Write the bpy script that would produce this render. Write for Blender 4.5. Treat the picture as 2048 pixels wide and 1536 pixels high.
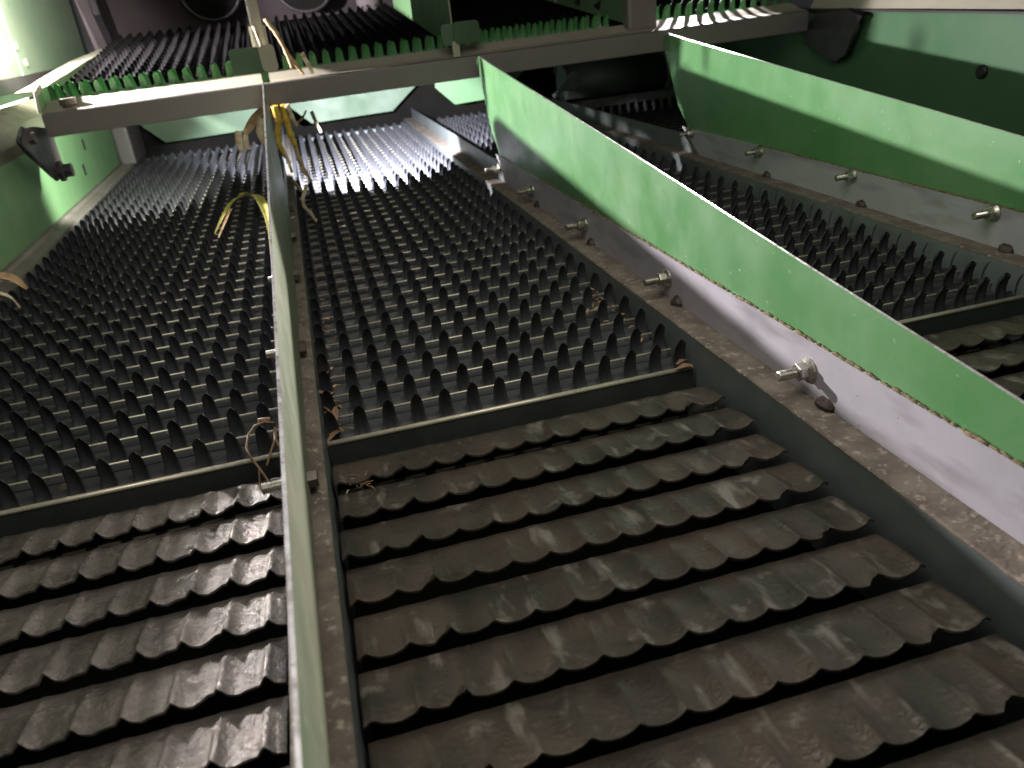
import bpy, math, random
from mathutils import Vector, Matrix
random.seed(7)
for o in list(bpy.data.objects): bpy.data.objects.remove(o, do_unlink=True)
C = bpy.context.scene.collection
S = 0.30                      # metres per modelling unit (camera height above the sieve bed = 1 unit)

# ---------------------------------------------------------------- camera
f = 1571.766
def _d(x, y):
    return Vector((x-1024.0, -(y-768.0), -f)).normalized()
X_ = _d(8700, -820); Y_ = _d(553, 47); Z_ = X_.cross(Y_).normalized()
cam = bpy.data.cameras.new('camera'); co = bpy.data.objects.new('camera', cam); C.objects.link(co)
cam.sensor_width = 36; cam.lens = f/2048*36
M = Matrix((X_, Y_, Z_)).to_4x4(); M.translation = Vector((0, 0, 1))*S
co.matrix_world = M
cam.clip_start = 0.01; cam.clip_end = 50
cam.dof.use_dof = True; cam.dof.focus_distance = 2.15*S; cam.dof.aperture_fstop = 11
bpy.context.scene.camera = co

# ---------------------------------------------------------------- world and lamps
w = bpy.data.worlds.new('World'); bpy.context.scene.world = w; w.use_nodes = True
w.node_tree.nodes['Background'].inputs[0].default_value = (0.85, 0.92, 1.0, 1)
w.node_tree.nodes['Background'].inputs[1].default_value = 0.02
vs = bpy.context.scene.view_settings
vs.view_transform = 'Standard'; vs.look = 'None'; vs.exposure = 0; vs.gamma = 1
def lamp(name, kind, loc, power, col, size=0.02, aim=None, spot=None, blend=0.3, sy=None):
    l = bpy.data.lights.new(name, kind); l.energy = power; l.color = col
    o = bpy.data.objects.new(name, l); C.objects.link(o); o.location = Vector(loc)*S
    if kind == 'AREA':
        l.size = size
        if sy: l.shape = 'RECTANGLE'; l.size_y = sy
    else: l.shadow_soft_size = size
    if spot: l.spot_size = math.radians(spot); l.spot_blend = blend
    if aim: o.rotation_euler = (Vector(aim)-Vector(loc)).to_track_quat('-Z', 'Y').to_euler()
    return o
lamp('work_lamp_left', 'POINT', (-2.0, 5.12, 1.20), 138, (1.0, .95, .96), .012)
lamp('upper_wall_fill', 'SPOT', (-1.22, 4.95, 1.45), 60, (1.0, .98, .90), .03, aim=(-1.62, 6.1, .98), spot=62, blend=.7)  # added spot imitating lamp spill on the upper left wall
lamp('work_lamp_right', 'SPOT', (2.92, 5.72, 1.14), 46, (.97, .92, 1.0), .012, aim=(2.55, 4.93, .72), spot=62)
lamp('work_lamp_right_beam', 'SPOT', (3.02, 5.60, 1.185), 175, (1.0, .96, .86), .014, aim=(-.1, .9, .2), spot=25, blend=.4)
lamp('added_comb_spot', 'SPOT', (.46, 4.84, .555), 105, (.90, .90, 1.0), .008, aim=(.48, 5.9, .0), spot=74)  # unseen spot added under the beam to light the far comb teeth
lamp('added_left_wall_spot', 'SPOT', (-.62, 4.86, .56), 16, (.98, 1.0, .88), .02, aim=(-1.46, 5.9, .33), spot=95, blend=.6)  # unseen spot added to brighten the lower left wall
lamp('overhead_fill', 'AREA', (.35, 1.3, 2.3), 3.9, (1.0, .95, .86), .6, aim=(.5, 3.3, 0))  # soft fill added overhead to lift the rods and slats

# ---------------------------------------------------------------- materials
def mat(name, base, rough=.5, metal=0., c2=None, sc=8., lo=.42, hi=.62, bump=.0, bsc=120., c3=None, sc3=60., lo3=.6, hi3=.72,
        rvar=.12, coat=0., stretch=(1,1,1), amt=1.0, spec=None, c4=None, st4=(1,1,1), sc4=40., lo4=.62, hi4=.74, am4=1.):
    m = bpy.data.materials.new(name); m.use_nodes = True; nt = m.node_tree; N = nt.nodes; L = nt.links
    b = N['Principled BSDF']; b.inputs['Metallic'].default_value = metal
    if coat: b.inputs['Coat Weight'].default_value = coat; b.inputs['Coat Roughness'].default_value = .25
    if spec is not None: b.inputs['Specular IOR Level'].default_value = spec
    g = N.new('ShaderNodeNewGeometry'); mp = N.new('ShaderNodeMapping'); mp.inputs['Scale'].default_value = stretch
    L.new(g.outputs['Position'], mp.inputs['Vector'])
    def noise(scale, det=6, rg=.6):
        n = N.new('ShaderNodeTexNoise'); n.inputs['Scale'].default_value = scale; n.inputs['Detail'].default_value = det
        n.inputs['Roughness'].default_value = rg; L.new(mp.outputs[0], n.inputs['Vector']); return n
    def mixc(fac, a, bb):
        x = N.new('ShaderNodeMix'); x.data_type = 'RGBA'; L.new(fac, x.inputs[0])
        if isinstance(a, tuple): x.inputs[6].default_value = (*a, 1)
        else: L.new(a, x.inputs[6])
        if isinstance(bb, tuple): x.inputs[7].default_value = (*bb, 1)
        else: L.new(bb, x.inputs[7])
        return x.outputs[2]
    def ramp(src, lo, hi, top=1.):
        r = N.new('ShaderNodeMapRange'); r.inputs[1].default_value = lo; r.inputs[2].default_value = hi; r.inputs[4].default_value = top
        L.new(src, r.inputs[0]); return r.outputs[0]
    col = base
    n1 = noise(sc)
    if c2: col = mixc(ramp(n1.outputs[0], lo, hi, amt), base, c2)
    if c3:
        n3 = noise(sc3, 4); col = mixc(ramp(n3.outputs[0], lo3, hi3), col, c3)
    if c4:
        m4 = N.new('ShaderNodeMapping'); m4.inputs['Scale'].default_value = st4; L.new(g.outputs['Position'], m4.inputs['Vector'])
        n4 = N.new('ShaderNodeTexNoise'); n4.inputs['Scale'].default_value = sc4; n4.inputs['Detail'].default_value = 3
        L.new(m4.outputs[0], n4.inputs['Vector']); col = mixc(ramp(n4.outputs[0], lo4, hi4, am4), col, c4)
    if isinstance(col, tuple): b.inputs['Base Color'].default_value = (*col, 1)
    else: L.new(col, b.inputs['Base Color'])
    nr = noise(sc*2.7, 5)
    rr = N.new('ShaderNodeMapRange'); rr.inputs[1].default_value = .3; rr.inputs[2].default_value = .7
    rr.inputs[3].default_value = max(.05, rough-rvar); rr.inputs[4].default_value = min(1, rough+rvar)
    L.new(nr.outputs[0], rr.inputs[0]); L.new(rr.outputs[0], b.inputs['Roughness'])
    if bump:
        nb = noise(bsc, 5); bp = N.new('ShaderNodeBump'); bp.inputs['Strength'].default_value = bump
        bp.inputs['Distance'].default_value = .002; L.new(nb.outputs[0], bp.inputs['Height']); L.new(bp.outputs[0], b.inputs['Normal'])
    return m
GREEN = mat('green_paint', (.085, .225, .080), .42, 0, (.125, .265, .112), 9, .40, .66, .05, 300, (.36, .44, .30), 150, .68, .74, coat=.15, c4=(.075, .24, .085), st4=(1, 1, .16), sc4=55, lo4=.60, hi4=.72, am4=.35)
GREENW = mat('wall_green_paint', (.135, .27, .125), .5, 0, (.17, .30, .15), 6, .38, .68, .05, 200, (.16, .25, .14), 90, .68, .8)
GREEN2 = mat('shaded_wall_green_paint', (.055, .135, .065), .5, 0, (.075, .16, .08), 5, .38, .68, .05, 200)  # wall green darkened: shade of the right wall put into its colour
PALEG = mat('pale_green_paint', (.065, .118, .062), .55, 0, (.05, .095, .05), 5, .4, .65, .03, 200)
DARKG = mat('dark_green_paint', (.06, .20, .065), .36, 0, (.08, .22, .08), 20, .4, .65)
STEEL = mat('grey_sheet_steel', (.42, .40, .44), .5, .1, (.33, .315, .345), 7, .4, .65, .06, 250, (.09, .07, .06), 160, .70, .76, c4=(.22, .20, .215), st4=(1, .12, .6), sc4=90, lo4=.52, hi4=.70, am4=.7)
FBAR = mat('dark_front_bar_steel', (.045, .052, .047), .5, .3, (.03, .035, .03), 14, .4, .65, .08, 220)
SIDE = mat('grey_frame_steel', (.185, .21, .21), .5, .3, (.13, .15, .15), 10, .4, .65, .05, 200)
RUST = mat('dirty_rusty_steel', (.125, .100, .080), .8, .1, (.20, .165, .13), 38, .42, .62, .6, 260, (.36, .31, .25), 170, .57, .70)
BEIGE = mat('dusty_beige_paint', (.40, .37, .29), .55, 0, (.33, .30, .24), 9, .4, .65, .05, 160)
BEAM = mat('dull_brown_grey_paint', (.175, .158, .15), .5, .1, (.19, .17, .155), 7, .4, .65, .04, 160)
WORN = mat('worn_bright_edge', (.72, .70, .72), .35, .55, (.45, .42, .42), 60, .5, .6, .2, 400)
TOOTH = mat('dark_comb_steel', (.050, .051, .058), .56, .15, (.034, .035, .039), 18, .4, .65, .08, 420)
FLAP = mat('grey_green_flap_steel', (.060, .070, .064), .6, .1, (.036, .040, .035), 22, .4, .65, .15, 220, (.16, .11, .07), 70, .66, .78)
ROD = mat('bare_wire_rod', (.58, .54, .42), .35, .45, (.5, .46, .34), 50, .45, .65, .1, 300)
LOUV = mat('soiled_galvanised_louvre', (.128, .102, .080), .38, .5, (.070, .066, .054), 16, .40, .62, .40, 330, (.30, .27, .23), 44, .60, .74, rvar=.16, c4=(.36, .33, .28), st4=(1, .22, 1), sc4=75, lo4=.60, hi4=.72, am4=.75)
LOUV_LIT = mat('lamp_lit_galvanised_louvre', (.27, .235, .21), .32, .55, (.13, .115, .10), 16, .40, .62, .85, 260, (.32, .29, .26), 50, .58, .72, rvar=.17)  # lighter louvre copy: lamp light on the left bed put into the colour
BLACK = mat('black_painted_metal', (.022, .019, .024), .45, .2, (.045, .035, .04), 12, .45, .7, .1, 200)
BARREL = mat('dark_brown_housing_paint', (.038, .029, .032), .45, 0, (.055, .043, .047), 6, .4, .7)
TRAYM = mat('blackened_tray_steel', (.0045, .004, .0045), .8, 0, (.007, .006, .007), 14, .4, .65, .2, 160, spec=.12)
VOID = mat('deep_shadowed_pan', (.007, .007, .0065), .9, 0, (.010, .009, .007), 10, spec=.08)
NUT = mat('zinc_plated_fastener', (.55, .53, .47), .3, .9, (.38, .36, .30), 60, .45, .65, .1, 500)
OLDN = mat('dull_bolt_steel', (.15, .13, .115), .5, .6, (.10, .08, .06), 60, .45, .65, .2, 500)
WELD = mat('burnt_weld_steel', (.10, .07, .062), .38, .5, (.05, .035, .03), 90, .4, .6, .8, 300)
YEL = mat('yellow_stalk', (.62, .42, .05), .45, 0, (.50, .30, .04), 60, .45, .6, .2, 200)
STRAW = mat('dry_straw', (.52, .36, .20), .65, 0, (.30, .18, .09), 70, .45, .62, .3, 300)
HUSK = mat('pale_dry_husk', (.70, .60, .44), .6, 0, (.42, .30, .17), 80, .45, .62, .3, 300)
LEAF = mat('withered_yellow_green_leaf', (.33, .31, .06), .6, 0, (.45, .37, .11), 50, .45, .62, .3, 200)
ROOT = mat('brown_dry_root', (.26, .16, .09), .7, 0, (.16, .09, .05), 80, .45, .62, .3, 300)
GUM = mat('chaff_dust', (.22, .16, .09), .95, 0, (.11, .08, .045), 150, .42, .6, .6, 500)

FLG = mat('dusty_flange_paint', (.16, .15, .11), .6, 0, (.11, .10, .075), 12, .4, .65, .05, 160)
UPW = mat('dusty_upper_wall_paint', (.17, .215, .15), .5, 0, (.13, .20, .13), 4, .4, .65, .03, 160)
DUSTG = mat('dusty_green_paint', (.21, .215, .155), .5, 0, (.15, .185, .12), 9, .4, .65, .05, 300, (.36, .36, .28), 90, .62, .78)

# ---------------------------------------------------------------- mesh helpers
class MB:
    def __init__(s): s.v = []; s.f = []; s.m = []; s.sm = []
    def add(s, vs, fs, mi=0, smooth=False):
        o = len(s.v); s.v += [tuple(v) for v in vs]
        for q in fs: s.f.append([i+o for i in q]); s.m.append(mi); s.sm.append(smooth)
    def box(s, a, b, mi=0, dz=None):
        x0, y0, z0 = a; x1, y1, z1 = b; t = dz or 0.      # dz: extra height at the x1 end
        vs = [(x0,y0,z0),(x1,y0,z0+t),(x1,y1,z0+t),(x0,y1,z0),(x0,y0,z1),(x1,y0,z1+t),(x1,y1,z1+t),(x0,y1,z1)]
        s.add(vs, [(3,2,1,0),(4,5,6,7),(0,1,5,4),(1,2,6,5),(2,3,7,6),(3,0,4,7)], mi)
    def prism(s, poly, a0, a1, axis=0, mi=0, rim=None):
        # poly: list of 2D points in the two other axes, extruded from a0 to a1; rim(i) gives the material of the side i
        n = len(poly)
        def P(p, a):
            return (a, p[0], p[1]) if axis == 0 else ((p[0], a, p[1]) if axis == 1 else (p[0], p[1], a))
        vs = [P(p, a0) for p in poly]+[P(p, a1) for p in poly]
        area = sum(poly[i][0]*poly[(i+1)%n][1]-poly[(i+1)%n][0]*poly[i][1] for i in range(n))
        flip = (area > 0) != (axis == 1)
        A = list(range(n)); B = [i+n for i in A]
        s.add(vs, [A[::-1] if flip else A, B if flip else B[::-1]], mi)
        o = len(s.v)-2*n
        for i in range(n):
            j = (i+1) % n; q = [i+o, j+o, j+n+o, i+n+o]
            s.f.append(q if flip else q[::-1]); s.m.append(rim(i) if rim else mi); s.sm.append(False)
    def tube(s, path, r, n=8, mi=0, caps=True, smooth=True, squash=1.):
        path = [Vector(p) for p in path]; rs = r if isinstance(r, (list, tuple)) else [r]*len(path)
        vs = []; up = Vector((0, 0, 1))
        for i, p in enumerate(path):
            t = (path[min(i+1, len(path)-1)]-path[max(i-1, 0)]).normalized()
            a = t.cross(up)
            if a.length < .05: a = t.cross(Vector((0, 1, 0)))
            a.normalize(); b = a.cross(t)
            for k in range(n):
                an = 2*math.pi*k/n; vs.append(p+a*math.cos(an)*rs[i]+b*math.sin(an)*rs[i]*squash)
        fs = []
        for i in range(len(path)-1):
            for k in range(n):
                k2 = (k+1) % n; fs.append((i*n+k, i*n+k2, (i+1)*n+k2, (i+1)*n+k))
        s.add(vs, fs, mi, smooth)
        if caps:
            o = len(s.v)-len(vs)
            s.f.append([o+k for k in range(n)][::-1]); s.m.append(mi); s.sm.append(False)
            s.f.append([o+(len(path)-1)*n+k for k in range(n)]); s.m.append(mi); s.sm.append(False)
    def ribbon(s, pts, wid, nrm=(0, 0, 1), mi=0, th=.004, curl=0.):
        # a bent leaf: thin, curled across its width, with real thickness
        pts = [Vector(p) for p in pts]; n = len(pts); nr = Vector(nrm); vs = []; K = 5
        for side in (0, 1):
            for i, p in enumerate(pts):
                t = (pts[min(i+1, n-1)]-pts[max(i-1, 0)]).normalized(); a = t.cross(nr)
                if a.length < .01: a = Vector((1, 0, 0))
                a.normalize(); b = a.cross(t); ww = wid[i] if isinstance(wid, (list, tuple)) else wid
                for k in range(K):
                    u = k/(K-1)*2-1; vs.append(p+a*u*ww/2+b*(curl*ww*u*u-side*th))
        fs = []
        for i in range(n-1):
            for k in range(K-1):
                q = (i*K+k, i*K+k+1, (i+1)*K+k+1, (i+1)*K+k); fs.append(q); o = n*K
                fs.append(tuple(x+o for x in q[::-1]))
            for k, fl in ((0, 1), (K-1, 0)):
                q = (i*K+k, (i+1)*K+k, (i+1)*K+k+n*K, i*K+k+n*K); fs.append(q if fl else q[::-1])
        s.add(vs, fs, mi, True)
    def mesh(s, name, mats, org=(0, 0, 0)):
        me = bpy.data.meshes.new(name); ox, oy, oz = org
        me.from_pydata([((x-ox)*S, (y-oy)*S, (z-oz)*S) for x, y, z in s.v], [], s.f)
        for m in (mats if isinstance(mats, (list, tuple)) else [mats]): me.materials.append(m)
        me.polygons.foreach_set('material_index', s.m); me.polygons.foreach_set('use_smooth', s.sm); me.update()
        return me
    def part(s, name, mats, parent, org=(0, 0, 0), bevel=0., rot=None):
        me = s.mesh(name, mats, org); return place(name, me, parent, org, bevel, rot)
def place(name, me, parent, loc, bevel=0., rot=None):
    o = bpy.data.objects.new(name, me); C.objects.link(o)
    p = Vector(loc)*S
    if parent is not None:
        o.parent = parent
        o.location = p-parent.location
    else: o.location = p
    if rot: o.rotation_euler = rot
    if bevel:
        md = o.modifiers.new('bevel', 'BEVEL'); md.width = bevel*S; md.segments = 2; md.limit_method = 'ANGLE'
        md.angle_limit = math.radians(40); md.harden_normals = False
    return o
def tag(o, label, cat, group=None, kind=None):
    o['label'] = label; o['category'] = cat
    if group: o['group'] = group
    if kind: o['kind'] = kind
    return o
def thing(name, loc, label, cat, group=None):
    o = bpy.data.objects.new(name, None); C.objects.link(o); o.location = Vector(loc)*S; o.empty_display_size = .02
    return tag(o, label, cat, group)

PT = .0775                                                 # pitch of the teeth and of the corrugations
SL = .105                                                  # slope of the upper tray and of the plate tops
# ---------------------------------------------------------------- setting
b = MB(); b.box((-2.4, -1.2, -.62), (4.2, 10.2, -.58)); o = b.part('machine_floor', VOID, None); o['kind'] = 'structure'

# ---------------------------------------------------------------- comb beds
def comb_mesh(x0, width, off, mats, tall=1.0, wave=False):
    # one stamped slat: a rolled strip carrying a row of scooped fingers, origin at the rod
    b = MB(); n = int((width-off)/PT)+1
    prof = [(.012, -.030), (.030, -.024), (.052, -.012), (.058, -.002)]     # (y,z) strip
    vs = []; 
    for x in (0, width):
        for (y, z) in prof: vs.append((x, y, z))
        for (y, z) in prof[::-1]: vs.append((x, y+.004, z-.004))
    m = 2*len(prof); b.add(vs, [(i, (i+1) % m, (i+1) % m+m, i+m) for i in range(m)]+[tuple(range(m))[::-1], tuple(range(m, 2*m))])
    prf = [(0, .032, .034), (.10, .0255, .042), (.28, .0212, .048), (.52, .0184, .048), (.74, .0165, .043), (.87, .0146, .036), (.95, .0122, .031), (1., .0064, .029)]
    for k in range(n):
        cx = off+k*PT
        if cx < .012 or cx > width-.008: continue
        jx = random.uniform(-.0012, .0012); jy = random.uniform(-.002, .002)
        vs = []
        for (t, hw, y) in prf:
            z = -.026+.100*t*tall; jt = t
            for u, dy in ((-1, -.010), (-.5, .000), (0, .004), (.5, .000), (1, -.010)):
                vs.append((cx+u*hw+jx*jt, y+dy*min(1., hw/.014)+jy*jt, z-(.003 if abs(u) == 1 else 0)*t))
        nn = len(vs)
        for (t, hw, y) in prf:
            z = -.026+.100*t*tall-.001
            for u, dy in ((-1, -.007), (-.5, .005), (0, .010), (.5, .005), (1, -.007)):
                vs.append((cx+u*hw*.97+jx*t, y+dy*min(1., hw/.014)+jy*t, z-(.003 if abs(u) == 1 else 0)*t))
        fs = []; R = len(prf)
        for i in range(R-1):
            for k2 in range(4):
                q = (i*5+k2, i*5+k2+1, (i+1)*5+k2+1, (i+1)*5+k2); fs.append(q); fs.append(tuple(a+nn for a in q[::-1]))
            fs.append((i*5, (i+1)*5, (i+1)*5+nn, i*5+nn)); fs.append((i*5+4, i*5+4+nn, (i+1)*5+4+nn, (i+1)*5+4))
        for k2 in range(4): fs.append(((R-1)*5+k2, (R-1)*5+k2+1, (R-1)*5+k2+1+nn, (R-1)*5+k2+nn))
        b.add(vs, fs, 0, True)
    return b.mesh('comb_slat', mats)
def flap_mesh(width):
    b = MB(); prof = [(-.008, -.022), (-.014, -.034), (-.030, -.062), (-.060, -.088), (-.095, -.100)]
    vs = []; n = len(prof)
    for x in (.002, width-.002):
        for p in prof: vs.append((x, *p))
        for p in prof: vs.append((x, p[0]+.004, p[1]-.004))
    fs = []
    for i in range(n-1):
        fs.append((i, i+1, i+1+2*n, i+2*n)); fs.append((i+n, i+n+2*n, i+1+n+2*n, i+1+n))
    b.add(vs, fs, 0, True); b.add([vs[i] for i in (0, n, 3*n, 2*n)], [(0, 1, 2, 3)])
    return b.mesh('flap', FLAP)
def rod_mesh(width, r=.0040):
    b = MB(); b.tube([(0, 0, 0), (width, 0, 0)], r, 8); return b.mesh('rod', ROD)

BAYS = [(-1.355, 1.158, 'leftmost'), (-.09, 1.045, 'between'), (1.105, 1.045, 'right'), (2.28, 1.03, 'far right')]
Y0, DY, NR = 1.875, .1395, 42
comb_lab = ['dark comb sieve bed of toothed slats beside the left green wall',
            'dark toothed comb sieve bed between the edge-on and long green dividers, far teeth lit',
            'dark toothed comb sieve bed seen behind the long bright green divider plate',
            'dim toothed comb sieve bed against the right green wall, mostly hidden']
for bi, (bx, bw, nm) in enumerate(BAYS):
    t = thing('comb_sieve', (bx, Y0, 0), comb_lab[bi], 'comb sieve', 'comb sieve beds lying between the dividers')
    off = (.017 if bi == 1 else .021)
    variants = [comb_mesh(0, bw, off, [TOOTH], 1.04) for _ in range(5)]
    fm, rm = flap_mesh(bw), rod_mesh(bw)
    for k in range(NR):
        y = Y0+DY*k
        place('comb_slat', variants[random.randrange(5)], t, (bx, y, random.uniform(-.0015, .0015)))
        place('rod', rm, t, (bx, y, .0))
        if k: place('flap', fm, t, (bx, y, 0))
    # front bar: a rolled lip over a plain grey face
    b = MB(); b.prism([(Y0-.012, .001), (Y0-.010, -.006), (Y0-.016, -.075), (Y0-.010, -.077), (Y0-.004, -.010), (Y0+.004, -.004)], bx, bx+bw, 0)
    b.part('front_bar', FBAR, t)
    b = MB(); b.tube([(bx, Y0-.004, 0), (bx+bw, Y0-.004, 0)], .0078, 10); b.part('front_rod', ROD, t)
    b = MB(); yb = Y0+DY*NR; b.prism([(yb-.03, -.03), (yb+.10, .015), (yb+.10, -.05), (yb-.03, -.06)], bx, bx+bw, 0)
    b.part('rear_ledge', SIDE, t)
# ---------------------------------------------------------------- louvre beds
def louvre_mesh(width, off, seed, amp=.0175, facet=False):
    rnd = random.Random(seed); b = MB(); xs = []
    nlob = int(width/PT)+2
    for k in range(-1, nlob):
        c = off+k*PT
        for d in (0, .006, .011, .018, .030, .044, .058, .066, .0715):
            xs.append(c+d)
    xs = sorted(x for x in xs if 0.003 < x < width-.003); xs = [0.]+xs+[width]
    ys = [0., .010, .030, .06, .09, .115, .133, .143, .150]
    ph = [rnd.uniform(.75, 1.25) for _ in range(nlob+3)]; st = [rnd.uniform(-.003, .003) for _ in range(nlob+3)]
    steps = {1: .010, int(width/PT)-2: .011}
    vs = []
    for iy, yy in enumerate(ys):
        for x in xs:
            k = math.floor((x-off)/PT); u = ((x-off)/PT)-k        # u=0 at a ridge
            dd = min(u, 1-u); ridge = math.exp(-(dd/.105)**2); lobe = .5-.5*math.cos(2*math.pi*u)
            fade = max(0., 1-(yy/.15)**1.6)
            r_amp = ph[(k if u < .5 else k+1)+1]
            z = -.06*yy-.75*yy*yy-(max(0, yy-.133)*2.4)+(ridge*amp*r_amp-lobe*.0050)*fade
            if facet: z += fade*.009*max(0., 1-abs(u-.64)/.20)
            y = yy
            if iy == 1: y = .011-lobe*.002
            if iy == 0: y = -lobe*.0032+st[k+1]*.5+ridge*.0035+(steps.get(k, 0) if u > .62 else 0)
            vs.append((x, y, z))
    nx = len(xs); n = len(vs)
    vs2 = vs+[(x, y+.001, z-.006) for x, y, z in vs]
    fs = []
    for j in range(len(ys)-1):
        for i in range(nx-1):
            q = (j*nx+i, j*nx+i+1, (j+1)*nx+i+1, (j+1)*nx+i); fs.append(q); fs.append(tuple(a+n for a in q[::-1]))
        for i, fl in ((0, 0), (nx-1, 1)):
            q = (j*nx+i, (j+1)*nx+i, (j+1)*nx+i+n, j*nx+i+n); fs.append(q[::-1] if fl else q)
    b.add(vs2, fs, 0, True)
    b.add([p for i in range(nx) for p in (vs2[i], vs2[i+n])], [(2*i, 2*i+1, 2*i+3, 2*i+2) for i in range(nx-1)], 0, False)
    return b.mesh('louvre', LOUV_LIT if facet else LOUV)
louv_lab = ['bed of wavy louvre slats in front left, glinting in the lamp light',
            'large bed of wavy brown louvre slats filling the lower right, between the two dividers',
            'bed of wavy louvre slats at the right edge, behind the green divider plate',
            'bed of wavy louvre slats beside the right wall']
for bi, (bx, bw, nm) in enumerate(BAYS[:3]):
    t = thing('louvre_sieve', (bx, .3, 0), louv_lab[bi], 'louvre sieve', 'louvre sieve beds in front of the comb beds')
    b = MB(); b.tube([(0, 0, 0), (bw-.02, 0, 0)], .0045, 8); sh = b.mesh('shaft', ROD)
    b = MB()
    for k in range(int((bw-.1)/PT)): b.tube([(.06+k*PT, 0, 0), (.084+k*PT, 0, 0)], .011, 8)
    cl = b.mesh('shaft_clips', BLACK)
    for k in range(10):
        y = 1.662-.147*k
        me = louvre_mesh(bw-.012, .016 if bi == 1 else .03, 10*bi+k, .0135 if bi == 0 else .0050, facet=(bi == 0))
        place('louvre', me, t, (bx+.004+random.uniform(-.004, .004), y, 0), rot=(random.uniform(-.02, .02), 0, 0))
        if k > 0: continue
        s_ = place('shaft', sh, t, (bx+.01, y+.045, -.052))
        place('clip_row', cl, s_, (bx+.01, y+.045, -.052)).location = (0, 0, 0)

# ---------------------------------------------------------------- dividers
def hexa(b, cx, cy, cz, r, x0, x1, mi=0, n=6, rot=.3):
    b.prism([(cy+r*math.cos(rot+2*math.pi*i/n), cz+r*math.sin(rot+2*math.pi*i/n)) for i in range(n)], x0, x1, 0, mi)
def bolt(xp, y, z, parent, lit=True, rot=.3):
    # threaded end with flange nut on the left face, hexagon head on the right face
    rt = parent.location/S
    m1, m2 = (NUT, OLDN)
    p = MB(); path = []; rad = []
    L0, L1 = xp-.034, xp-.082; n = 22
    for i in range(n+1):
        path.append((L0+(L1-L0)*i/n, y, z)); rad.append(.0128 if i % 2 else .0106)
    rad[-1] = .009
    p.tube(path, rad, 12, smooth=False)
    p.tube([(xp-.001, y, z), (L0, y, z)], .011, 10, caps=False)
    o = p.part('bolt', m1, parent, (xp, y, z))
    q = MB(); hexa(q, 0, y, z, .0225, xp-.034, xp-.010, rot=rot); nb = q.mesh('nut', m1, (xp, y, z))
    q = MB(); q.tube([(xp-.001, y, z), (xp-.006, y, z), (xp-.013, y, z)], [.031, .0305, .023], 22, smooth=False)
    q.tube([(xp+.008, y, z), (xp+.014, y, z)], .029, 20, smooth=False)
    wb = q.mesh('washer', m1, (xp, y, z))
    q = MB(); hexa(q, 0, y, z, .021, xp+.0142, xp+.036, rot=rot+.4); hb = q.mesh('bolt_head', m2, (xp, y, z))
    for nm2, me in (('nut', nb), ('washer', wb), ('bolt_head', hb)):
        c = bpy.data.objects.new(nm2, me); C.objects.link(c); c.parent = o
        if nm2 == 'nut':
            md = c.modifiers.new('bevel', 'BEVEL'); md.width = .0025*S; md.segments = 2; md.limit_method = 'ANGLE'
    return o
def ztop(y): return .235+SL*y
div_lab = ['narrow edge-on divider plate with cream-lit side, running up the picture left of centre',
           'long bright green divider plate on a pale bolted strip, sweeping across the right half',
           'second long green divider plate nearer the right wall, lit mint along its top']
YE = 4.73
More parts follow.
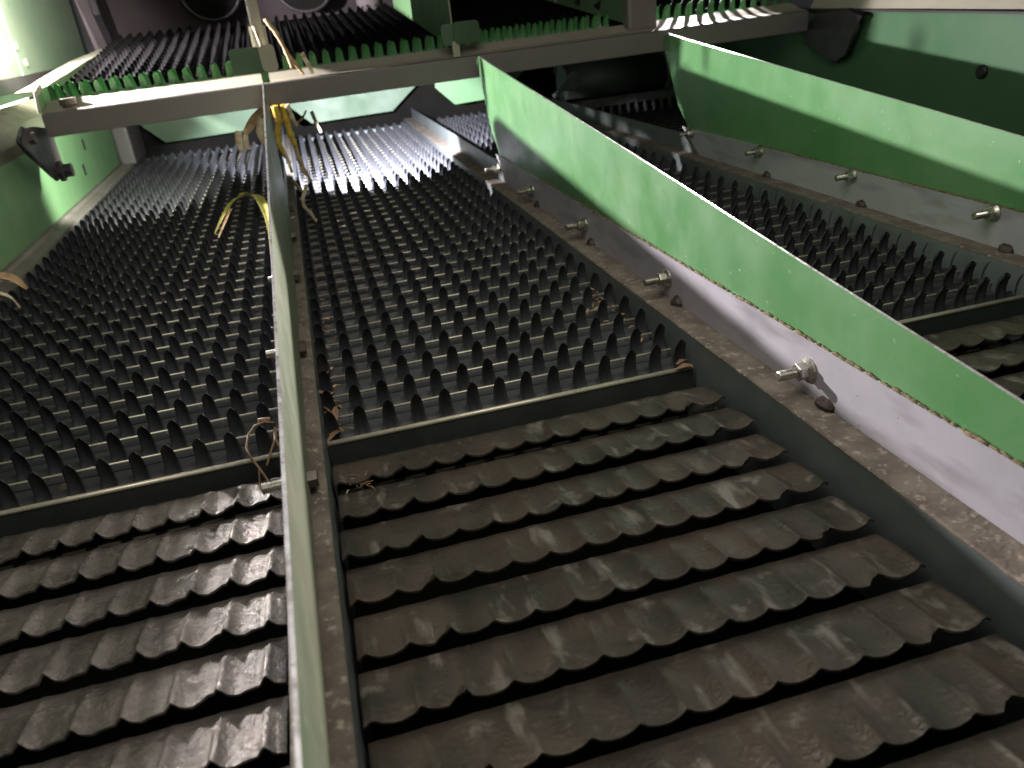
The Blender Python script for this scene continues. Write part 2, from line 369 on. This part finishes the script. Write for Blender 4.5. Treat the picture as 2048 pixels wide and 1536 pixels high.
for di, (xp, boff) in enumerate([(-.137, 0.), (1.052, 0.), (2.205, -.10)]):
    t = thing('divider', (xp, 2.4, .085), div_lab[di], 'divider', 'dividers standing between the sieve beds')
    # hollow rail of the sieve frame carrying the plate
    w0, w1 = (.085, .042)
    if di == 0: w0 = .048
    b = MB(); b.box((xp-w0, .12, -.22), (xp-w0+.006, 7.75, .0795)); b.box((xp+w1-.006, .12, -.22), (xp+w1, 7.75, .0795)); b.part('rail_side', SIDE, t)
    b = MB(); n = 60; ys = [.12+(7.75-.12)*i/n for i in range(n+1)]; vs = []; rnd = random.Random(di)
    for y in ys:
        j = rnd.uniform(-.0012, .0012)
        for x, z in ((xp-w0+j, .080), (xp-w0+j, .083), (xp-w0+.004+j, .086), (xp+w1-.004, .086), (xp+w1, .083), (xp+w1, .080)): vs.append((x, y, z))
    b.add(vs, [(i*6+k, i*6+(k+1) % 6, (i+1)*6+(k+1) % 6, (i+1)*6+k) for i in range(n) for k in range(6)]+[tuple(range(6))[::-1], tuple(range(n*6, n*6+6))], 0)
    b.part('rail_top', RUST, t)
    # upright strip, bolted
    b = MB(); b.prism([(.12, .0865), (4.235, .0865), (4.46, .222), (.12, .222)], xp-.008, xp-.001, 0, 0, rim=lambda i: 1 if i in (1, 2) else 0)
    b.part('bolted_strip', [STEEL, WORN], t)
    b = MB(); b.prism([(4.245, .0865), (7.72, .0865), (7.72, .175), (4.47, .185)], xp-.004, xp+.002, 0, 0)
    b.part('rear_strip', SIDE, t)
    # green plate
    poly = [(.12, .10), (4.30, .10), (4.42, .25), (4.53, .34), (4.60, .47), (YE, ztop(YE)-.045), (YE-.02, ztop(YE)-.018), (YE-.08, ztop(YE)-.004), (YE-.30, ztop(YE-.3)), (2.5, ztop(2.5)+.001), (1.2, ztop(1.2)-.004), (.12, ztop(.12))]
    b = MB(); b.prism(poly, xp+.0005, xp+.0075, 0, 0, rim=lambda i: 1 if i >= 1 else 0)
    b.part('green_plate', [DUSTG if di == 0 else GREEN, WORN], t)
    # chaff packed in the joint
    b = MB(); rnd = random.Random(di+5); y = .4
    while y < 3.6:
        r = rnd.uniform(.0018, .0042); b.tube([(xp-.004, y, .2225), (xp-.005+rnd.uniform(-.002, .002), y+rnd.uniform(.012, .03), .2235+rnd.uniform(0, .003))], r, 5); y += rnd.uniform(.006, .028)
    o = b.part('packed_dust', GUM, t); o['kind'] = 'stuff'
    ysb = ([1.456, 2.218, 2.99, 3.74, 4.40] if di == 1 else ([1.515, 2.29, 3.07, 3.72, 4.35] if di == 0 else [1.45, 2.13, 2.87, 3.589, 4.327]))
    for i, y in enumerate(ysb):
        zb = (.150 if di == 1 else (.118 if di == 0 else .200))
        bolt(xp-.008, y, zb, t, rot=.3+i*.5)
        if di and i < 4:
            q = MB(); vs = []; R1 = .030
            yc, zc, xc = y-.075, .088, xp-.014
            for a in range(9):
                for c in range(7):
                    th = math.pi*a/8; ps = (math.pi/2)*c/6
                    rr = R1*(1+rnd.uniform(-.12, .12))
                    vs.append((xc-rr*.9*math.sin(th)*math.cos(ps)*.8+.006, yc-rr*math.cos(th), zc+rr*.8*math.sin(th)*math.sin(ps)))
            q.add(vs, [(a*7+c, a*7+c+1, (a+1)*7+c+1, (a+1)*7+c) for a in range(8) for c in range(6)], 0, True)
            q.part('weld_bead', WELD, t)

# ---------------------------------------------------------------- side walls
t = thing('side_wall', (-1.45, 3, 0), 'dusty green inner wall on the left with a cream flange, glaring near the lamp', 'wall panel', 'side walls of the sieve box')
b = MB(); b.box((-1.46, .1, -.3), (-1.445, 7.75, .545)); b.part('wall_panel', GREENW, t)
b = MB(); b.prism([(-1.36, .05), (-1.36, .078), (-1.405, .088), (-1.418, .104), (-1.444, .104), (-1.444, .05)], .1, 7.75, 1); b.part('rail_top', mat('dusty_rail_steel', (.24, .22, .2), .6, .2, (.17, .15, .13), 10, .4, .65, .1, 200), t)
b = MB(); b.box((-1.368, .1, -.25), (-1.361, 7.75, .076)); b.part('rail_side', SIDE, t)
b = MB(); b.prism([(-1.444, .50), (-1.438, .56), (-1.47, .640), (-1.55, .70), (-1.60, .72), (-1.60, .70), (-1.56, .68), (-1.48, .62), (-1.4595, .55), (-1.4595, .50)], .1, 7.6, 1); b.part('flange', FLG, t, bevel=.004)
b = MB()
pts = [(4.0, .93), (5.74, .93), (5.84, .935), (5.88, .97), (5.86, 1.04), (5.82, 1.12), (5.76, 1.22), (5.64, 1.34), (5.5, 1.42), (4.0, 1.42)]
out = [(1.2, .71), (5.62, .728), (5.9, .729), (7.9, .74), (7.9, 1.04), (7.9, 1.12), (7.9, 1.30), (7.9, 1.9), (5.45, 1.9), (1.2, 1.9)]
n = len(pts); vs = [(-1.605, *p) for p in out]+[(-1.605, *p) for p in pts]+[(-1.62, *p) for p in out]+[(-1.62, *p) for p in pts]
fs = []
for i in range(n):
    j = (i+1) % n; fs += [(i, j, j+n, i+n), (i+2*n, i+3*n, j+3*n, j+2*n), (i+n, j+n, j+3*n, i+3*n), (i, i+2*n, j+2*n, j)]
b.add(vs, fs); b.part('upper_panel', UPW, t)
b = MB(); b.box((-1.604, 5.93, .80), (-1.592, 6.10, 1.85)); b.part('cover_strip', UPW, t, bevel=.003)
b = MB(); b.box((-1.604, 5.2, .78), (-1.575, 8.0, .86)); b.part('flange', BARREL, t, bevel=.003)
for (y, z) in ((5.95, 1.03), (6.2, .80), (6.05, .93)):
    b = MB(); hexa(b, 0, y, z, .022, -1.603, -1.58); b.part('bolt', BEIGE, t)
for (y, z) in ((6.2, .38), (6.0, .24)):
    b = MB(); b.box((-1.4445, y-.02, z-.035), (-1.441, y+.02, z+.035)); b.part('slot', BLACK, t)
b = MB(); b.box((-1.444, 7.15, .08), (-1.32, 7.72, .50)); b.part('corner_post', mat('grey_post', (.15, .14, .14), .5, .1), t, bevel=.02)
EM = bpy.data.materials.new('glowing_lamp_lens'); EM.use_nodes = True
EM.node_tree.nodes['Principled BSDF'].inputs['Emission Color'].default_value = (1, .97, .9, 1); EM.node_tree.nodes['Principled BSDF'].inputs['Emission Strength'].default_value = 14
t = thing('work_light', (-2.0, 7.2, 1.1), 'glaring white work light shining in through the side opening at the left edge', 'lamp')
b = MB(); b.tube([(-2.06, 7.1, 1.15), (-2.03, 7.1, 1.15), (-2.01, 7.1, 1.15)], [.62, .62, .56], 32); b.part('lens', EM, t)
b = MB(); b.tube([(-2.12, 7.1, 1.15), (-2.04, 7.1, 1.15)], .66, 32); b.part('rim', BLACK, t)
t = thing('side_wall', (3.35, 3, 0), 'green inner wall on the right, in shade below with one round bolt', 'wall panel', 'side walls of the sieve box')
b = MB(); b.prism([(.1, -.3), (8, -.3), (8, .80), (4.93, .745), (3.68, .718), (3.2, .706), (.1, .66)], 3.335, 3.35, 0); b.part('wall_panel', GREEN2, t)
b = MB(); b.prism([(.1, .664), (3.2, .710), (3.68, .722), (4.93, .749), (8, .804), (8, .815), (4.93, .762), (3.2, .722), (.1, .676)], 3.30, 3.352, 0); b.part('flange', BARREL, t)
b = MB(); vs = [(3.31, .1, .678), (3.31, 4.9, .762), (3.75, 4.9, 1.45), (3.75, .1, 1.4), (3.33, .1, .676), (3.33, 4.9, .760), (3.77, 4.9, 1.45), (3.77, .1, 1.4)]
b.add(vs, [(0, 1, 2, 3), (7, 6, 5, 4), (0, 3, 7, 4), (1, 5, 6, 2), (0, 4, 5, 1), (3, 2, 6, 7)]); b.part('sloping_panel', BEIGE, t)
b = MB(); b.box((3.36, 4.91, .81), (3.38, 8, 1.6)); b.part('upper_panel', GREEN, t)
b = MB(); b.tube([(3.336, 3.45, .45), (3.325, 3.45, .45), (3.318, 3.45, .45)], [.036, .034, .02], 14); b.part('bolt', BLACK, t)
b = MB(); b.box((3.29, .1, -.1), (3.334, 7.7, .10)); b.part('rail_top', RUST, t)

# ---------------------------------------------------------------- cross beam
def bz(x): return .0135*(x+1.27)
t = thing('cross_beam', (.9, 4.85, .6), 'brown grey cross beam spanning all the sieve beds above the dividers', 'beam')
xa, xb = -1.275, 3.24
b = MB(); b.box((xa, 4.80, .575), (xb, 5.02, .693), dz=bz(xb)); b.part('beam', [BEAM], t, bevel=.006)
b = MB(); z0, z1 = bz(xa), bz(xb); vs = []
for x, q in ((xa+.002, z0), (xb, z1)): vs += [(x, 4.812, .696+q), (x, 4.90, .706+q), (x, 5.005, .742+q), (x, 5.012, .735+q), (x, 4.91, .696+q)]
b.add(vs, [(i, (i+1) % 5, (i+1) % 5+5, i+5) for i in range(5)]+[(4, 3, 2, 1, 0), (5, 6, 7, 8, 9)]); b.part('top_lip', BEIGE, t)
b = MB(); b.prism([(4.86, .695), (4.98, .70), (5.0, .80), (4.87, .775)], xa-.012, xa-.004, 0); b.part('end_gusset', GREEN, t, bevel=.002)
b = MB(); b.prism([(4.80, .696), (5.02, .696), (5.02, .84), (4.85, .80)], -1.287, -1.28, 0); b.part('end_gusset', BEIGE, t, bevel=.002)
b = MB(); b.tube([(-1.15, 4.90, .697), (-1.15, 4.90, .715), (-1.15, 4.90, .718), (-1.15, 4.90, .752)], [.034, .034, .044, .044], 16, smooth=False); b.part('bolt', OLDN, t, bevel=.002)

# toothed tray behind the beam: slats rise with the slope
TL = [(-1.27, 1.115), (-.10, 1.06), (1.005, 1.03), (2.18, 1.05)]
tray_lab = ['green toothed tray slats behind the left end of the beam, brightly edge lit',
            'dark toothed tray behind the beam between the two clip brackets',
            'dark toothed tray behind the beam, in front of the green panel with small triangular marks',
            'toothed tray behind the right end of the beam with sparkling lit teeth']
for bi, (bx, bw) in enumerate(TL):
    y0 = 4.99; t = thing('upper_tray', (bx, y0, .70+bz(bx)), tray_lab[bi], 'toothed tray', 'toothed trays behind the cross beam')
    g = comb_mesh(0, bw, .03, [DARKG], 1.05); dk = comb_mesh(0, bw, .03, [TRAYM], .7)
    rb = MB(); rb.prism([(0, -.03), (.10, .012), (.115, .016), (.11, .0), (0, -.04)], 0, bw, 0); ribm = rb.mesh('step_slat', VOID)
    for k in range(20):
        y = y0+.135*k; z = .738+bz(bx)+SL*(y-y0)-(.012*min(k, 1))
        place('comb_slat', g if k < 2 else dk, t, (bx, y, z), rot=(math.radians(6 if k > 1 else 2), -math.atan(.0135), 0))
    b = MB(); b.prism([(y0+.03, .690), (y0+2.9, .69+SL*2.9), (y0+2.9, .67+SL*2.9), (y0+.03, .67)], bx, bx+bw, 0)
    o = b.part('tray_pan', VOID, t); o.location.z += bz(bx)*S
# left side rail of the tray
t = thing('tray_rail', (-1.29, 6, .8), 'pale cream folded rail along the left edge of the toothed tray', 'rail')
b = MB(); b.prism([(5.04, .70), (7.6, .80), (7.6, .90), (7.2, .945), (6.4, .905), (4.98, .80)], -1.292, -1.284, 0); b.part('rail_web', GREENW, t)
b = MB(); vs = [(-1.40, 4.95, .802), (-1.40, 6.3, .900), (-1.38, 7.3, .95), (-1.26, 7.3, .952), (-1.275, 6.3, .902), (-1.278, 4.95, .804)]
b.add(vs+[(x, y, z-.008) for x, y, z in vs], [(5, 4, 3, 2, 1, 0), (6, 7, 8, 9, 10, 11)]+[(i, (i+1) % 6, (i+1) % 6+6, i+6) for i in range(6)]); b.part('rail_flange', BEIGE, t)

# upper dividers and their clips
updl = ['upper divider plate standing edge-on above the beam, left of centre', 'upper green divider plate behind the right-hand clip bracket', 'upper green divider panel with small triangular marks, joined to a brown post']
for i, x in enumerate((-.125, 1.0, 2.14)):
    t = thing('upper_divider', (x, 6, .8), updl[i], 'divider', 'upper dividers above the beam')
    y0, y1 = ((4.88, 6.0) if i == 0 else (5.06, 7.5))
    b = MB()
    poly = [(y0, .90), (y0+.02, .80), (y1, .80+SL*(y1-y0)*1.0), (y1, 1.6), (y0, 1.6)] if i == 0 else [(y0, .735+bz(x)), (y1, .735+bz(x)+SL*(y1-y0)), (y1, 1.7), (y0, 1.7)]
    b.prism(poly, x-.004, x+.004, 0, 0, rim=lambda k: 1)
    b.part('plate', [BEIGE if i == 0 else GREENW, WORN if i == 0 else BEIGE], t)
    if i == 0:
        b = MB(); b.box((x-.012, 4.862, .90), (x+.048, 4.872, 1.6)); b.box((x-.0125, 4.850, .90), (x-.004, 4.8618, 1.6), 1); b.part('front_flange', [BEIGE, WORN], t)
        b = MB(); b.box((x-.03, 5.02, .78), (x+.06, 5.03, 1.0)); b.part('stiffener', BEIGE, t)
    if i == 2:
        for (yy, zz) in ((5.7, .90), (5.35, .95), (6.1, .93)):
            b = MB(); b.prism([(yy, zz), (yy-.16, zz+.035), (yy-.12, zz-.03)], x-.0055, x-.0042, 0); b.part('mark', BLACK, t)
        for (yy, zz) in ((5.95, .98), (6.5, .95)):
            b = MB(); b.tube([(x-.0045, yy, zz), (x-.02, yy, zz)], .014, 8); b.part('rivet', WORN, t)
        b = MB(); b.box((2.06, 4.90, .742), (2.255, 5.0, 1.6)); b.part('post', BEAM, t, bevel=.02)
brl = ['folded green clip bracket with rounded corners on the edge-on divider', 'folded grey green clip bracket with rounded corners on the beam, right of centre']
def tab(b, x0, x1, z0, z1, y, r=.022, tilt=0., skew=0.):
    pts = []
    for cx, cz, a0 in ((x1-r, z1-r, 0), (x0+r, z1-r, 90), (x0+r, z0+r, 180), (x1-r, z0+r, 270)):
        for k in range(5):
            a = math.radians(a0+k*22.5); px = cx+r*math.cos(a); pz = cz+r*math.sin(a); pts.append((px, pz))
    n = len(pts); vs = [(px+(pz-z0)*skew, y+tilt*(px-x0), pz) for px, pz in pts]+[(px+(pz-z0)*skew, y+tilt*(px-x0)+.007, pz) for px, pz in pts]
    b.add(vs, [tuple(range(n)), tuple(range(n, 2*n))[::-1]]+[(i, i+n, (i+1) % n+n, (i+1) % n) for i in range(n)])
for i, (x0, x1, xm, z0, z1) in enumerate(((-.275, -.035, -.118, .768, .905), (.888, 1.118, .955, .792, .912))):
    t = thing('clip_bracket', (xm, 4.8, .7), brl[i], 'bracket', 'clip brackets on the cross beam')
    b = MB(); tab(b, x0, xm+.012, z0, z1-.006, 4.80, .022, -.10, -.05); b.part('tab', PALEG, t)
    b = MB(); tab(b, xm+.0, x1, z0+.002, z1, 4.779, .022, .35, -.05); b.part('tab', BEIGE if i == 0 else PALEG, t)
    b = MB(); b.box((xm-.018, 4.79, .700+bz(xm)), (xm+.022, 4.798, z0+.02)); b.part('stem', BEIGE if i else GREEN, t)

# support arms at the beam ends
def arm(x, pts, label, nutp, boltp):
    t = thing('support_arm', (x, 4.8, .5), label, 'support arm', 'support arms at the ends of the beam')
    b = MB(); b.prism(pts, x-.008, x+.008, 0); b.part('arm_plate', BARREL, t, bevel=.003)
    rim = MB(); rim.tube([(x+.010, *p) for p in pts[2:6]], .012, 8); rim.part('rolled_edge', BLACK, t)
    b = MB(); b.tube([(x+.008, *nutp), (x+.03, *nutp), (x+.035, *nutp), (x+.075, *nutp)], [.055, .055, .036, .036], 10, smooth=False); b.part('nut', BLACK, t)
    b = MB(); hexa(b, 0, *boltp, .03, x+.008, x+.034); b.part('bolt', OLDN, t)
arm(-1.32, [(5.05, .60), (4.75, .645), (4.55, .655), (4.44, .61), (4.50, .55), (4.78, .385), (4.86, .345), (4.98, .36), (5.05, .43)], 'dark support arm with a knurled nut under the left end of the beam', (4.93, .385), (4.62, .60))
arm(3.27, [(4.90, .62), (4.75, .74), (4.45, .75), (4.32, .715), (4.36, .66), (4.44, .50), (4.52, .465), (4.62, .47), (4.86, .56)], 'dark rounded support arm under the right end of the beam', (4.56, .50), (4.42, .69))

# ---------------------------------------------------------------- things under and behind the tray
for (x0, x1, lab) in ((-1.22, -.12, 'pale green folded deflector panel below the left part of the beam'), (-.02, 1.13, 'half shaded green deflector panel below the middle of the beam'), (1.25, 2.1, 'green deflector panel behind the bright green divider'), (2.35, 3.2, 'dark green deflector panel near the right wall')):
    t = thing('deflector_panel', ((x0+x1)/2, 7.3, .3), lab, 'deflector panel', 'deflector panels hanging below the tray')
    b = MB(); n = [(x0, .66), (x1, .66), (x1, .45), (x1-.30, .215), (x0+.14, .20), (x0-.02, .36)]
    b.prism(n, 7.30, 7.312, 1); b.part('panel', PALEG if x0 < .5 else GREENW, t, bevel=.003)
t = thing('rear_cross_channel', (.9, 7.9, .1), 'dark cross channel closing the far end of the comb beds', 'channel')
b = MB(); b.box((-1.44, 7.83, -.2), (3.33, 7.9, .62)); b.part('web', VOID, t)
b = MB(); b.box((-1.44, 7.74, .0), (3.33, 7.829, .03)); b.part('lip', SIDE, t)
t = thing('threshing_housing', (.9, 8.4, 1.2), 'dark brown housing with round openings at the top of the picture', 'housing')
b = MB(); b.prism([(8.35, .9), (8.5, .9), (8.5, 2.2), (7.9, 2.2), (8.1, 1.35)], -1.6, 3.6, 0); b.part('back_wall', BARREL, t)
for cx, cz, r in ((-.50, 1.33, .25), (.30, 1.33, .26), (1.5, 1.33, .25)):
    b = MB(); n = 40; b.tube([(cx+r*math.cos(2*math.pi*k/n), 8.02, cz+r*math.sin(2*math.pi*k/n)) for k in range(n+1)], .020, 8, caps=False); b.part('opening_rim', BLACK, t)
    b = MB(); b.tube([(cx, 8.0, cz), (cx, 8.34, cz)], r-.02, 32); b.part('opening', VOID, t)
b = MB(); b.tube([(.82, 7.7, .99), (.82, 7.72, 1.6)], .115, 24); b.part('pipe', mat('pipe_steel', (.28, .24, .25), .35, .5), t)
b = MB(); b.prism([(8.0, .86), (8.35, .9), (8.2, 1.6), (7.6, 1.6), (7.7, 1.2)], -1.42, -1.36, 0); b.part('end_plate', BLACK, t, bevel=.01)
b = MB(); b.box((-1.7, 8.5, -.6), (3.9, 8.56, 2.6)); b.part('bulkhead', VOID, t)
# beater drum seen under the beam at the right
t = thing('beater_drum', (2.7, 6.7, .25), 'grey rounded drum with a toothed strip, under the right half of the beam', 'drum')
b = MB(); b.tube([(2.25, 6.85, .30), (3.18, 6.85, .30)], .155, 28); b.part('drum', SIDE, t)
b = MB(); b.tube([(3.16, 6.85, .28), (3.20, 6.85, .28)], .22, 28, smooth=False); b.part('end_disc', STEEL, t)
b = MB()
for k in range(12): b.prism([(2.3+k*PT-.018, .02), (2.3+k*PT+.018, .02), (2.3+k*PT+.010, .10), (2.3+k*PT, .115), (2.3+k*PT-.010, .10)], 6.63, 6.637, 1)
b.box((2.27, 6.6375, .10), (3.2, 6.645, .17)); b.part('toothed_strip', STEEL, t)
t = thing('paddle', (2.1, 6.3, .4), 'small pale rounded paddle under the beam, lit above the dark strip', 'paddle')
b = MB(); b.prism([(2.02, .30), (2.20, .30), (2.22, .34), (2.21, .43), (2.18, .445), (2.12, .40)], 6.3, 6.32, 1); b.part('blade', STEEL, t, bevel=.004)
b = MB(); b.tube([(2.0, 6.31, .27), (2.10, 6.31, .34)], .02, 8); b.part('pin', STEEL, t)

# ---------------------------------------------------------------- crop debris
def stalk(name, pts, r, m, label, cat, nodes=()):
    rs = []; n = len(pts)
    # densify
    P = [Vector(p) for p in pts]; Q = []
    for i in range(n-1):
        for k in range(6): Q.append(P[i].lerp(P[i+1], k/6))
    Q.append(P[-1])
    for i, q in enumerate(Q):
        rr = r*(1-.35*i/len(Q))
        if i and i % 6 == 0 and i < len(Q)-1: rr *= 1.45
        rs.append(rr*random.uniform(.92, 1.08))
    b = MB(); b.tube(Q, rs, 9); o = b.mesh(name, m); o = place(name, o, None, (0, 0, 0)); tag(o, label, cat); return o
stalk('straw_stalk', [(-.052, 4.72, .60), (-.053, 4.73, .52), (-.048, 4.74, .44), (-.034, 4.75, .37)], .020, YEL, 'thick yellow stalk hanging below the beam, right one of the pair', 'plant stalk')
stalk('straw_stalk', [(-.100, 4.71, .60), (-.096, 4.72, .52), (-.115, 4.73, .45), (-.118, 4.72, .40), (-.098, 4.73, .32)], .019, YEL, 'thick yellow stalk hanging right against the edge-on divider', 'plant stalk')
stalk('straw_stalk', [(-.036, 4.76, .37), (-.03, 4.77, .30), (-.012, 4.78, .22), (.012, 4.80, .16)], .014, STRAW, 'brown lower stem continuing down from the yellow stalk', 'plant stalk')
stalk('straw_stalk', [(-.034, 4.69, .60), (-.022, 4.70, .54), (-.006, 4.72, .48)], .014, HUSK, 'short white husk strip beside the yellow stalks below the beam', 'husk')
stalk('straw_stalk', [(-.10, 4.68, .36), (-.088, 4.69, .30), (-.083, 4.69, .24)], .011, HUSK, 'pale husk tip dangling under the left yellow stalk', 'husk')
stalk('straw_stalk', [(.10, 5.3, .49), (.115, 5.3, .42), (.13, 5.3, .36)], .012, HUSK, 'small pale straw piece hanging apart, right of the stalks', 'straw')
stalk('straw_stalk', [(-.02, 5.3, .42), (.04, 5.3, .46), (.07, 5.3, .50)], .008, STRAW, 'thin brown straw slanting up right of the yellow stalks', 'straw')
stalk('straw_stalk', [(-.055, 4.83, 1.03), (-.01, 4.83, .95), (.02, 4.83, .86), (.035, 4.83, .77)], .013, STRAW, 'long brown stalk leaning behind the folded green bracket', 'plant stalk')
stalk('straw_stalk', [(.015, 4.84, .86), (.05, 4.84, .80), (.09, 4.84, .73)], .012, STRAW, 'short brown stalk lying on the beam teeth', 'plant stalk')
stalk('straw_stalk', [(.10, 4.84, .84), (.125, 4.84, .78), (.14, 4.84, .73)], .014, HUSK, 'pale fat husk stub on the beam, next to the brown stalk', 'husk')
stalk('straw_stalk', [(-.115, 4.70, 1.00), (-.10, 4.70, .90)], .012, HUSK, 'pale straw piece stuck beside the upper divider', 'straw')
stalk('straw_stalk', [(-.105, 5.2, .12), (-.065, 4.95, .10), (-.04, 4.85, .08)], .012, STRAW, 'thin straw piece lying on the comb bed by the divider base', 'straw')
stalk('straw_stalk', [(-.02, 4.85, .13), (-.06, 4.75, .07), (-.055, 4.6, .055), (-.03, 4.45, .055), (0, 4.2, .05)], .012, HUSK, 'pale curved straw lying on the dark comb bed right of the edge-on divider', 'straw')
def leafy(name, pts, wid, m, label, cat, nrm=(0, 0, 1), curl=.25):
    b = MB(); b.ribbon(pts, wid, nrm, 0, .003, curl); o = place(name, b.mesh(name, m), None, (0, 0, 0)); tag(o, label, cat)
    md = o.modifiers.new('sub', 'SUBSURF'); md.levels = 1; md.render_levels = 2; return o
leafy('husk', [(-.16, 4.95, .58), (-.22, 4.95, .535), (-.27, 4.95, .48), (-.30, 4.95, .45)], [.03, .05, .05, .03], STRAW, 'tan husk strip bending left from the divider under the beam', 'husk', (0, 1, 0))
leafy('husk', [(-.18, 4.93, .52), (-.21, 4.93, .46), (-.20, 4.93, .40), (-.18, 4.93, .34)], [.05, .07, .06, .02], HUSK, 'broad pale husk hanging left of the divider, above the sieve end', 'husk', (0, 1, 0))
leafy('husk', [(-.33, 4.95, .47), (-.345, 4.95, .42), (-.34, 4.95, .35)], [.035, .045, .02], HUSK, 'leftmost pale husk tip hanging below the beam', 'husk', (0, 1, 0))
leafy('husk', [(-.29, 4.96, .46), (-.31, 4.96, .41), (-.30, 4.96, .36)], [.02, .035, .03], HUSK, 'short pale husk between the leftmost tip and the broad husk', 'husk', (0, 1, 0))
leafy('withered_leaf', [(-.50, 4.1, .10), (-.485, 4.35, .105), (-.45, 4.6, .13), (-.40, 4.72, .145), (-.32, 4.72, .15), (-.27, 4.5, .14), (-.24, 4.2, .12), (-.225, 3.85, .10), (-.225, 3.55, .09)], [.008, .015, .03, .055, .075, .055, .03, .02, .01], LEAF, 'yellow green withered leaf arching over the left comb teeth', 'leaf', (.1, .5, .85))
leafy('withered_leaf', [(-.475, 4.0, .10), (-.465, 4.3, .10), (-.44, 4.55, .12)], [.008, .012, .02], STRAW, 'thin forked tip of the withered leaf on the comb teeth', 'leaf', (.1, .5, .85))
leafy('husk', [(-1.41, 3.75, .13), (-1.37, 3.78, .12), (-1.33, 3.80, .09), (-1.30, 3.80, .05)], [.03, .06, .05, .015], STRAW, 'torn brown husk lying on the left rail at the picture edge', 'husk', (0, -.5, 1), .4)
leafy('husk', [(-1.39, 3.62, .10), (-1.34, 3.68, .07), (-1.32, 3.7, .0)], [.02, .035, .01], HUSK, 'pale inner husk shred under the brown husk by the left rail', 'husk', (0, -.5, 1), .4)
b = MB()
b.tube([(-.215, 1.95, .055), (-.24, 1.95, .064), (-.265, 1.945, .060), (-.285, 1.93, .045), (-.292, 1.89, .03), (-.284, 1.855, .022), (-.262, 1.80, .014), (-.245, 1.76, .0), (-.236, 1.70, .004)], .0032, 6)
b.tube([(-.215, 1.93, .05), (-.218, 1.90, .03), (-.205, 1.86, .02), (-.200, 1.81, .0)], .0042, 6)
b.tube([(-.218, 1.90, .035), (-.235, 1.86, .015), (-.245, 1.82, .005)], .003, 6)
b.tube([(-.262, 1.80, .014), (-.264, 1.76, -.005), (-.262, 1.70, -.01)], .002, 6)
b.tube([(-.255, 1.955, .068), (-.225, 1.96, .062)], .007, 6)
o = place('dry_root', b.mesh('dry_root', ROOT), None, (0, 0, 0)); tag(o, 'tangled thin brown root looped over the front rod of the left bed', 'root')
# flakes of chaff: uncountable crumbs between the slats and the rails
b = MB(); rnd = random.Random(3)
def flake(x, y, z, l, wd):
    a = rnd.uniform(0, 6.28); e = rnd.uniform(-.5, .5); d = Vector((math.cos(a)*math.cos(e), math.sin(a)*math.cos(e), math.sin(e)))*l
    p = Vector((x, y, z)); b.ribbon([p, p+d*.5+Vector((0, 0, .1*l)), p+d], [wd*.6, wd, wd*.3], (rnd.uniform(-.3, .3), rnd.uniform(-.3, .3), 1), rnd.choice((0, 0, 1)), .0015, .2)
for k in range(150):
    y = rnd.uniform(1.9, 3.6); flake(-.085+abs(rnd.gauss(0, .022)), y, rnd.uniform(-.03, .005), rnd.uniform(.01, .04), rnd.uniform(.004, .014))
for k in range(60):
    y = rnd.gauss(2.45, .14); flake(.93-abs(rnd.gauss(0, .03)), y, rnd.uniform(-.03, .02), rnd.uniform(.01, .04), rnd.uniform(.004, .012))
for k in range(60): flake(rnd.uniform(-1.2, 2.0), rnd.uniform(1.9, 5.5), rnd.uniform(-.05, -.01), rnd.uniform(.008, .02), rnd.uniform(.003, .008))
for k in range(16): flake(rnd.gauss(-.02, .03), rnd.gauss(1.66, .02), -.01, rnd.uniform(.01, .04), .003)
for (x, y) in ((.955, 1.9), (.95, 1.86), (-.06, 1.98), (-.05, 1.92), (-.07, 2.3)): flake(x, y, .01, .05, .02)
o = place('chaff_crumbs', b.mesh('chaff_crumbs', [ROOT, STRAW]), None, (0, 0, 0)); tag(o, 'brown chaff crumbs and flakes caught along the sieve edges', 'chaff', kind='stuff')
